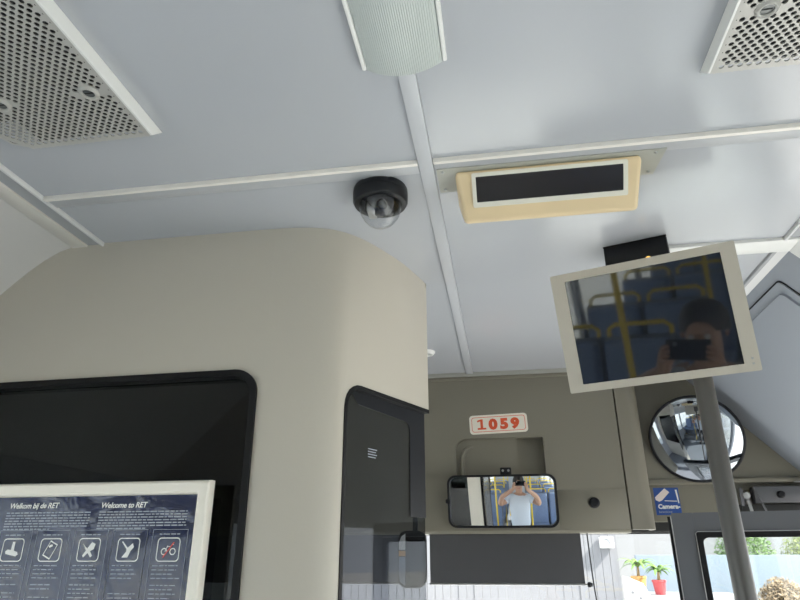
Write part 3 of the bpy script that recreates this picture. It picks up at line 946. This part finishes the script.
# --- round convex mirror
rc = Vector((0.738, 2.185, 2.094))
rn = Vector((-0.30, -0.87, -0.38)).normalized()
ru = Vector((1, 0, 0)); ru = (ru - rn * ru.dot(rn)).normalized(); rv = rn.cross(ru)
rmt = Matrix(((ru.x, rv.x, rn.x), (ru.y, rv.y, rn.y), (ru.z, rv.z, rn.z)))
rm = thing('round_mirror', 'round convex mirror with a thin black rim above the entrance door', 'mirror', rc, rot=rmt)
Rr = 0.1415
pr = [(Rr * math.sin(t) / math.sin(.52), (math.cos(t) - math.cos(.52)) * Rr / math.sin(.52) * .75) for t in [0.52 * k / 12 for k in range(13)]]
MB().lathe(pr, (0, 0, .001), Z, 64).build('mirror_glass', M_mirror2, rm, smooth=60)
MB().tube([(Rr * math.cos(t), Rr * math.sin(t), 0) for t in [2 * math.pi * k / 64 for k in range(64)]], .0052, 10, closed=True).build('rim', M_black, rm)
MB().lathe([(0, -.02), (.05, -.02), (.12, -.012), (Rr, -.001)], (0, 0, 0), Z, 48).build('back_shell', M_black, rm)
MB().tube([(0, .02, -.018), (0, .03, -.06)], .010, 12).build('arm', M_black, rm)

# --- camera surveillance sticker
st = thing('camera_sticker', 'blue camera surveillance sticker below the round mirror', 'sticker', (0.637, 2.2897, 1.86))
MB().box(0.600, 0.681, 2.2887, 2.2897, 1.861, 1.949).build('sheet', M_blue, st)
mb = MB()
add_text(mb, 'Camera-', 0.0200, (0.608, 2.2884, 1.8815), X, Z, -Y, bold=0.0009)
mb.build('lettering', M_print, st)
mb = MB().extr([(.632, 1.9055), (.672, 1.9035), (.672, 1.906), (.632, 1.908)], (), (0, 2.2881, 0), X, Z, Y, .0003)
mb.build('sight_line', M_print, st)
mb = MB().extr([(.670, 1.942), (.676, 1.942), (.678, 1.898), (.675, 1.898)], (), (0, 2.2881, 0), X, Z, Y, .0003)
mb.build('sight_line', M_print, st)
mb = MB()
add_text(mb, 'bewaking', 0.0115, (0.608, 2.2884, 1.8675), X, Z, -Y)
mb.build('small_lettering', M_dimprint, st)
mb = MB().extr([(.602, 1.918), (.637, 1.947), (.651, 1.934), (.624, 1.908), (.614, 1.904), (.604, 1.909)], (), (0, 2.2880, 0), X, Z, Y, .0004)
mb.build('camera_symbol', mat('pinkish_print', (0.80, 0.70, 0.66), 0.4), st, label='pale camera pictogram')

# --- door operating mechanism
dm2 = thing('door_mechanism', 'steel door mechanism with bolts above the entrance door', 'door mechanism', (0.97, 2.27, 1.87))
MB().box(0.905, 1.19, 2.245, 2.285, 1.893, 1.945, .003).build('arm_plate', M_mech, dm2)
MB().box(0.86, 1.19, 2.255, 2.288, 1.865, 1.890, .002).build('rail', M_dark, dm2)
MB().lathe([(0, -.012), (.008, -.012), (.0115, -.009), (.0115, 0)], (0.982, 2.245, 1.918), Y, 18).build('bolt', M_black, dm2)
MB().lathe([(0, -.014), (.011, -.013), (.015, -.006), (.0155, .01), (.013, .02)], (0.882, 2.262, 1.918), (0.1, 1, 0.1), 8).build('nut', M_steel, dm2)
MB().tube([(0.885, 2.262, 1.905), (0.889, 2.262, 1.868)], .009, 14).build('spindle', M_steel, dm2)
MB().extr([(.863, 1.942), (.872, 1.942), (.872, 1.905), (.869, 1.885), (.861, 1.885)], (), (0, 2.25, 0), X, Z, Y, .01).build('clamp', M_mech, dm2)
MB().tube([(0.905, 2.243, 1.942), (0.912, 2.241, 1.918), (0.928, 2.241, 1.868)], .0035, 8).build('link_rod', M_mech, dm2)
MB().box(1.03, 1.10, 2.236, 2.245, 1.955, 1.958).build('edge', M_steel, dm2)

# --- open door leaf
du = Vector((math.cos(math.radians(-14)), math.sin(math.radians(-14)), 0))
drt = frame_rot(du, Z)           # local z faces the passengers
d1 = thing('door_1', 'dark grey glazed entrance door leaf folded inwards', None, (0.603, 2.115, 0.05), rot=drt, kind='structure')
DW, DH = 0.56, 1.808
MB().extr(rrect(0, 0, .062, DH, .004), (), (0, 0, 0), X, Y, -Z, .03).build('stile', M_door, d1)
MB().extr(rrect(DW - .06, 0, DW, DH, .004), (), (0, 0, 0), X, Y, -Z, .03).build('stile', M_door, d1)
MB().extr([(.0622, DH - .058), (DW - .0602, DH - .058), (DW - .0602, DH), (.0622, DH)], (), (0, 0, -.0004), X, Y, -Z, .029).build('rail', M_door, d1)
MB().extr([(.0622, 0), (DW - .0602, 0), (DW - .0602, .10), (.0622, .10)], (), (0, 0, -.0004), X, Y, -Z, .029).build('rail', M_door, d1)
MB().extr(rrect(.058, .09, DW - .055, DH - .054, .012), [rrect(.078, .112, DW - .075, DH - .072, .016)], (0, 0, .0035), X, Y, -Z, .012).build('glazing_seal', M_rubber, d1)
MB().tube([(.0605, .10, .0035), (.0605, DH - .060, .0035), (.066, DH - .0545, .0035), (DW - .06, DH - .0545, .0035)], .0013, 6).build('seal_bead', M_steel, d1)
MB().extr(rrect(.07, .10, DW - .07, DH - .065, .012), (), (0, 0, -.012), X, Y, -Z, .005).build('pane', M_gclear, d1)
MB().tube([(-.006, 0, -.012), (-.006, DH - .01, -.012)], .0065, 12).build('edge_seal', M_rubber, d1)
MB().extr([(-.0005, 0), (-.0035, 0), (-.0035, DH - .01), (-.0005, DH - .01)], (), (0, 0, .0005), X, Y, -Z, .012).build('edge_strip', M_steel, d1)

# ================================================================== passenger area behind the camera (seen in the mirrors)
def make_seat():
    t = thing('bus_seat', 'seat', 'seat', (0, 0, 0), 'blue passenger seats')
    MB().box(-.21, .21, -.06, .40, .62, .72, .035, 3).build('seat_cushion', M_seat, t)
    M = Matrix.Translation((0, -.06, .66)) @ Matrix.Rotation(math.radians(10), 4, 'X')
    MB().box(-.205, .205, -.05, .04, .02, .70, .04, 3, M).build('backrest', M_seat, t)
    MB().box(-.225, .225, -.075, -.045, -.02, .72, .02, 2, M).build('seat_shell', M_shell, t)
    g = MB().tube([M @ Vector(p) for p in ((-.19, -.06, .66), (-.19, -.07, .76), (-.15, -.07, .79), (.15, -.07, .79), (.19, -.07, .76), (.19, -.06, .66))], .014, 10)
    g.build('grip', M_yellow, t)
    MB().box(-.16, .16, -.04, .30, .25, .62, .01).build('pedestal', M_shell, t)
    return t
for sx in (-1, 1):
    a, b = sorted((sx * 0.385, sx * 1.195))
    pd = MB().box(a, b, YR + .02, -0.62, 0.001, 0.25, .01).build('seat_podium', M_floor)
    tag(pd, 'grey raised podium under the seats on the %s side' % ('entrance' if sx > 0 else "driver's"), 'podium')
proto = None
for r_i, ry in enumerate((-1.25, -2.15, -3.05, -3.95)):
    for sx in (-0.97, -0.52, 0.52, 0.97):
        s_ = proto if r_i == 0 and sx == -0.97 and proto else None
        if proto is None:
            proto = make_seat(); s_ = proto
        else:
            s_ = copy_tree(proto)
        s_.location = (sx, ry, 0)
        s_['label'] = 'blue fabric bus seat, %s row behind the photographer, %s on the %s side' % (
            ('first', 'second', 'third', 'fourth')[r_i], 'by the window' if abs(sx) > .7 else 'by the aisle', 'entrance' if sx > 0 else "driver's")
k = 0
for py_ in (-0.72, -2.6, -4.4):
    for sx in (-0.33, 0.33):
        p = MB().tube([(sx, py_, 0.0), (sx, py_, HC - .001)], .0165, 14)
        p.lathe([(.0165, 0.02), (.035, 0.012), (.038, 0.0)], (sx, py_, 0), Z, 18)
        o = p.build('yellow_pole', M_yellow)
        tag(o, 'yellow upright grab pole, %s pair behind the photographer, %s side' % (('nearest', 'middle', 'rearmost')[k // 2], 'entrance' if sx > 0 else "driver's"), 'pole', 'yellow grab poles')
        k += 1
for sx in (-0.33, 0.33):
    hr = MB().tube([(sx, -4.4, 1.95), (sx, -0.70, 1.95)], .016, 14).build('hand_rail', M_yellow)
    tag(hr, 'yellow overhead hand rail along the aisle, %s side' % ('entrance' if sx > 0 else "driver's"), 'rail', 'yellow hand rails')

# ---- the photographer
def skin_mesh(name, verts, edges, radii, material, parent=None, sub=2, root=0):
    me = bpy.data.meshes.new(name)
    me.from_pydata(verts, edges, [])
    o = bpy.data.objects.new(name, me)
    COL.objects.link(o)
    o.modifiers.new('skin', 'SKIN')
    if not me.skin_vertices:
        me.skin_vertices.new()
    for i, r in enumerate(radii):
        rr = r if isinstance(r, tuple) else (r, r)
        me.skin_vertices[0].data[i].radius = rr
        me.skin_vertices[0].data[i].use_root = (i == root)
    s = o.modifiers.new('sub', 'SUBSURF'); s.levels = sub; s.render_levels = sub
    dg = bpy.context.evaluated_depsgraph_get()
    m2 = bpy.data.meshes.new_from_object(o.evaluated_get(dg))
    bpy.data.objects.remove(o); bpy.data.meshes.remove(me)
    for p in m2.polygons: p.use_smooth = True
    m2.materials.clear(); m2.materials.append(material)
    m2.name = name
    r = bpy.data.objects.new(name, m2)
    COL.objects.link(r)
    if parent: r.parent = parent
    return r
M_skin = mat('skin', (0.50, 0.30, 0.21), 0.55)
M_shirt = mat('pale_blue_shirt', (0.66, 0.72, 0.80), 0.8)
M_trs = mat('dark_trousers', (0.05, 0.055, 0.07), 0.85)
M_hair = mat('dark_hair', (0.03, 0.025, 0.02), 0.6)
B = Vector((0.115, -0.40, 0.0))
phc = CAM - fwd * 0.020 + cam_r * 0.045 - cam_u * 0.020      # phone centre
SV, SE, SR = [], [], []
def sv(p, r, parent=None):
    SV.append(tuple(p)); SR.append(r)
    if parent is not None: SE.append((parent, len(SV) - 1))
    return len(SV) - 1
pel = sv(B + Vector((0, 0, .95)), (.15, .11))
wai = sv(B + Vector((0, 0.0, 1.10)), (.14, .10), pel)
che = sv(B + Vector((0, .01, 1.32)), (.165, .115), wai)
shl = sv(B + Vector((0, .0, 1.45)), (.12, .085), che)
nec = sv(B + Vector((0, .01, 1.53)), .055, shl)
he0 = sv(B + Vector((0, .035, 1.60)), (.068, .080), nec)
he1 = sv(B + Vector((0, .035, 1.68)), (.078, .098), he0)
he2 = sv(B + Vector((0, .025, 1.755)), (.066, .082), he1)
nos = sv(B + Vector((0, .140, 1.655)), .013, he1)
hands = {}
for s in (-1, 1):
    a = sv(B + Vector((s * .175, 0, 1.435)), .068, shl)
    el = sv(B + Vector((s * .325, .13, 1.36)), .046, a)
    fa = sv(B + Vector((s * .27, .23, 1.50)), .042, el)
    wrp = phc + cam_r * (s * .10) - cam_u * .075 - fwd * .03
    wr_ = sv(wrp, .028, fa)
    pm = phc + cam_r * (s * .093) - cam_u * .020 - fwd * .022
    pa = sv(pm, (.034, .018), wr_)
    hands[s] = pm
    # four fingers wrap the back edge of the phone, the thumb stays on the screen side
    for q in range(4):
        b0 = pm + cam_u * (.030 - q * .017) + fwd * .006
        ln = (.92, 1.05, 1.0, .8)[q]
        m1 = sv(b0 + fwd * .018 - cam_r * (s * .004) * ln, .0085, pa)
        sv(b0 + fwd * .022 - cam_r * (s * .030) * ln, .0075, m1)
    th = sv(pm - cam_r * (s * .022) - fwd * .012 - cam_u * .014, .010, pa)
    sv(pm - cam_r * (s * .048) - fwd * .010 + cam_u * .004, .0085, th)
    hp_ = sv(B + Vector((s * .10, 0, .88)), .105, pel)
    kn_ = sv(B + Vector((s * .11, .02, .50)), .062, hp_)
    ank = sv(B + Vector((s * .11, -.02, .09)), .042, kn_)
    sv(B + Vector((s * .125, .14, .035)), (.04, .03), ank)
person = skin_mesh('person', SV, SE, SR, M_skin)
tag(person, 'person in a pale blue polo shirt holding up a phone, behind the camera', 'person')
V2 = [B + Vector(p) for p in ((0, 0, .86), (0, 0, 1.08), (0, .01, 1.32), (0, 0, 1.455), (-.18, 0, 1.437), (-.275, .085, 1.387), (.18, 0, 1.437), (.275, .085, 1.387), (0, .005, 1.497))]
skin_mesh('shirt', [tuple(p) for p in V2], [(0, 1), (1, 2), (2, 3), (3, 4), (4, 5), (3, 6), (6, 7), (3, 8)], [(.185, .145), (.178, .135), (.19, .14), (.145, .108), .082, .066, .078, .066, .092], M_shirt, person)
V3 = [B + Vector(p) for p in ((0, 0, .95), (-.10, 0, .88), (-.11, .02, .50), (-.11, -.015, .10), (.10, 0, .88), (.11, .02, .50), (.11, -.015, .10))]
skin_mesh('trousers', [tuple(p) for p in V3], [(0, 1), (1, 2), (2, 3), (0, 4), (4, 5), (5, 6)], [(.158, .118), .112, .076, .062, .112, .076, .062], M_trs, person)
hv = MB()
hc = B + Vector((0, .018, 1.70))
for i in range(9):
    pass
hv.lathe([(.0, .112), (.04, .106), (.072, .086), (.091, .05), (.097, .01), (.094, -.02)], hc + Vector((0, -.012, 0)), (0, -.22, 1), 28)
hv.build('hair', M_hair, person, smooth=60)
for s in (-1, 1):
    MB().lathe([(0, .012), (.008, .009), (.012, 0), (.008, -.009), (0, -.012)], B + Vector((s * .030, .118, 1.685)), Z, 14).build('eye', mat('eye', (0.6, 0.6, 0.6), 0.3), person)
    MB().lathe([(0, .008), (.010, .006), (.018, 0), (.014, -.006)], B + Vector((s * .084, .03, 1.675)), (s, 0, 0), 14).build('ear', M_skin, person)
    MB().box(B.x + s * .115 - .05, B.x + s * .115 + .05, B.y - .08, B.y + .20, 0.001, .09, .03, 3).build('shoe', M_black, person)
MB().box(B.x - .025, B.x + .025, B.y + .121, B.y + .131, 1.612, 1.622, .004).build('mouth', mat('lips', (0.40, 0.16, 0.14), 0.5), person)
prot = frame_rot(cam_r, cam_u)
ph = thing('smartphone', "dark smartphone held sideways in the photographer's hands", 'phone', phc, rot=prot)
MB().box(-.08, .08, -.0375, .0375, -.004, .004, .003).build('body', M_black, ph)
MB().box(-.076, .076, -.034, .034, .0041, .0046).build('screen', M_lens, ph)
MB().lathe([(0, .0), (.007, .0), (.008, -.001), (.008, -.002)], (-.045, .020, -.004), Z, 18).build('lens', M_steel, ph)

# ================================================================== outside, beyond the windscreen and the door
M_wallw = mat('white_render', (0.27, 0.27, 0.28), 0.9, var=0.03, vscale=0.8)
M_plank = mat('grey_boards', (0.19, 0.19, 0.205), 0.8, var=0.08, vscale=3)
bl = thing('white_building', 'large white building across the yard', 'building', (6, 28, -0.36))
MB().box(-26, 34, 28, 30, -0.36, 7).build('wall', M_wallw, bl)
for x0 in (11.5, 14.2, 17.0):
    f_ = MB().box(x0, x0 + 1.3, 27.9, 28.02, 1.4, 3.6).build('window', mat('pale_window_frame', (0.6, 0.62, 0.64), 0.5), bl)
    MB().box(x0 + .1, x0 + 1.2, 27.86, 27.9, 1.5, 3.5).build('pane', mat('pale_pane', (0.35, 0.42, 0.46), 0.15), f_)
fe = thing('board_wall', 'pale grey wall of upright boards across the yard', 'wall', (-3, 24, -0.36))
x = -14.0
while x < 3.75:
    MB().box(x, x + .265, 24 + random.uniform(-.02, .02), 24.1, -0.36, 4.2).build('board', M_plank, fe)
    x += .28
ac = thing('air_conditioner', 'white air conditioner unit on the grey board wall', 'air conditioner', (3.5, 23.9, 1.83))
MB().box(3.32, 3.78, 23.68, 23.96, 1.84, 2.20, .02).build('case', M_white, ac)
MB().tube([(3.52 + .13 * math.cos(t), 23.67, 2.02 + .13 * math.sin(t)) for t in [2 * math.pi * k / 24 for k in range(24)]], .02, 6, closed=True).build('fan_ring', M_corn, ac)
MB().lathe([(0, -.01), (.05, -.005), (.11, 0)], (3.52, 23.675, 2.02), Y, 20).build('fan_grille', mat('fan_grey', (0.3, 0.3, 0.31), 0.6), ac)
bw = MB().box(4.3, 12.0, 23.0, 23.2, -0.36, 1.62, .02).build('blue_wall', mat('pale_blue_render', (0.19, 0.225, 0.27), 0.9, var=0.04))
tag(bw, 'pale blue garden wall behind the potted palms', 'wall')
pw = MB().box(3.5, 6.2, 18.7, 20.4, -0.36, 0.66, .02).build('planter_ledge', M_wallw)
tag(pw, 'low white wall carrying the potted palms', 'wall')
M_leaf = mat('palm_green', (0.12, 0.22, 0.04), 0.6, var=0.2)
def palm(x, y, z, h, potr, poth, potm, label, seed):
    rnd = random.Random(seed)
    t = thing('potted_palm', label, 'plant', (x, y, z), 'potted palms')
    MB().lathe([(0, 0), (potr * .75, 0), (potr, poth * .85), (potr * 1.08, poth * .86), (potr * 1.08, poth), (potr * .9, poth), (potr * .88, poth * .9), (0, poth * .9)], (x, y, z), Z, 20).build('pot', potm, t)
    MB().tube([(x, y, z + poth * .8), (x + .02, y, z + poth + h * .2)], [.05, .03], 8).build('stem', mat('stem', (0.25, 0.17, 0.08), 0.8), t)
    for q in range(17):
        a = q * 2.4 + rnd.random() * .5
        L = rnd.uniform(.36, .56) * h
        d = Vector((math.cos(a), math.sin(a), 0)); sd = Vector((-d.y, d.x, 0))
        e = rnd.uniform(.7, 1.3)
        V, F = [], []
        for k in range(6):
            u = k / 5
            c_ = Vector((x + .02, y, z + poth + h * .2)) + d * (L * u) + Z * (L * (e * u - .95 * u * u))
            wd = .055 * math.sin(math.pi * (.12 + .86 * u))
            V += [c_ - sd * wd, c_ + Z * wd * .35, c_ + sd * wd]
        for k in range(5):
            F += [[3 * k, 3 * k + 1, 3 * k + 4, 3 * k + 3], [3 * k + 1, 3 * k + 2, 3 * k + 5, 3 * k + 4]]
        MB().add(V, F).build('frond', M_leaf, t)
palm(3.78, 20.1, 0.662, 1.15, .20, .42, mat('orange_pot', (0.45, 0.25, 0.08), 0.7), 'potted palm in an orange pot on the low white wall', 3)
palm(4.09, 19.0, 0.662, 0.95, .17, .36, mat('red_pot', (0.40, 0.05, 0.055), 0.6), 'potted palm in a red pot on the low white wall', 5)
wm = thing('white_cabinet', 'white slanted cabinet standing in the yard below the palms', 'cabinet', (3.2, 17, -0.36))
MB().extr([(2.93, -.36), (3.62, -.36), (3.62, .35), (3.30, 1.02), (2.93, 1.17)], (), (0, 17, 0), X, Z, Y, .6).build('body', M_white, wm)
for q in ((3.03, .82), (3.2, .70)):
    MB().lathe([(0, -.02), (.03, -.02), (.04, 0)], (q[0], 17, q[1]), Y, 12).build('knob', M_mech, wm)
def bush(name, label, x, y, z0, rx, rz, col, nleaf, seed):
    rnd = random.Random(seed)
    t = thing(name, label, 'bush', (x, y, z0))
    MB().tube([(x, y, z0), (x, y, z0 + rz)], [.08, .04], 8).build('stem', mat('stem', (0.25, 0.17, 0.08), 0.8), t)
    V, F = [], []
    for q in range(nleaf):
        while True:
            p = Vector((rnd.uniform(-1, 1), rnd.uniform(-1, 1), rnd.uniform(-1, 1)))
            if .35 < p.length < 1: break
        c_ = Vector((x + p.x * rx, y + p.y * rx * .6, z0 + rz + p.z * rz))
        a = Vector((rnd.uniform(-1, 1), rnd.uniform(-1, 1), rnd.uniform(-1, 1))).normalized()
        b = a.orthogonal().normalized()
        s_ = rnd.uniform(.035, .075)
        k = len(V)
        V += [c_ - a * s_, c_ + b * s_ * .4, c_ + a * s_, c_ - b * s_ * .4]
        F.append([k, k + 1, k + 2, k + 3])
    fo_ = MB().add(V, F).build('foliage', col, t, smooth=0)
    fo_['kind'] = 'stuff'
    return t
bush('garden_bush', 'green bush behind the pale blue wall, seen through the door glass', 8.4, 25.0, -.36, 1.05, 1.6, mat('bush_green', (0.14, 0.23, 0.07), 0.7, var=.3), 7000, 11)
bush('garden_bush', 'yellow green bush right of the grab pole, seen through the door glass', 10.8, 25.2, -.36, 1.2, 1.55, mat('bush_yellow', (0.25, 0.29, 0.08), 0.7, var=.3), 7000, 12)
bush('dry_bush', 'dry brown bush in the yard near the door', 6.75, 18.0, -.36, .62, .75, mat('dry_brown', (0.30, 0.22, 0.14), 0.8, var=.3), 5000, 13)
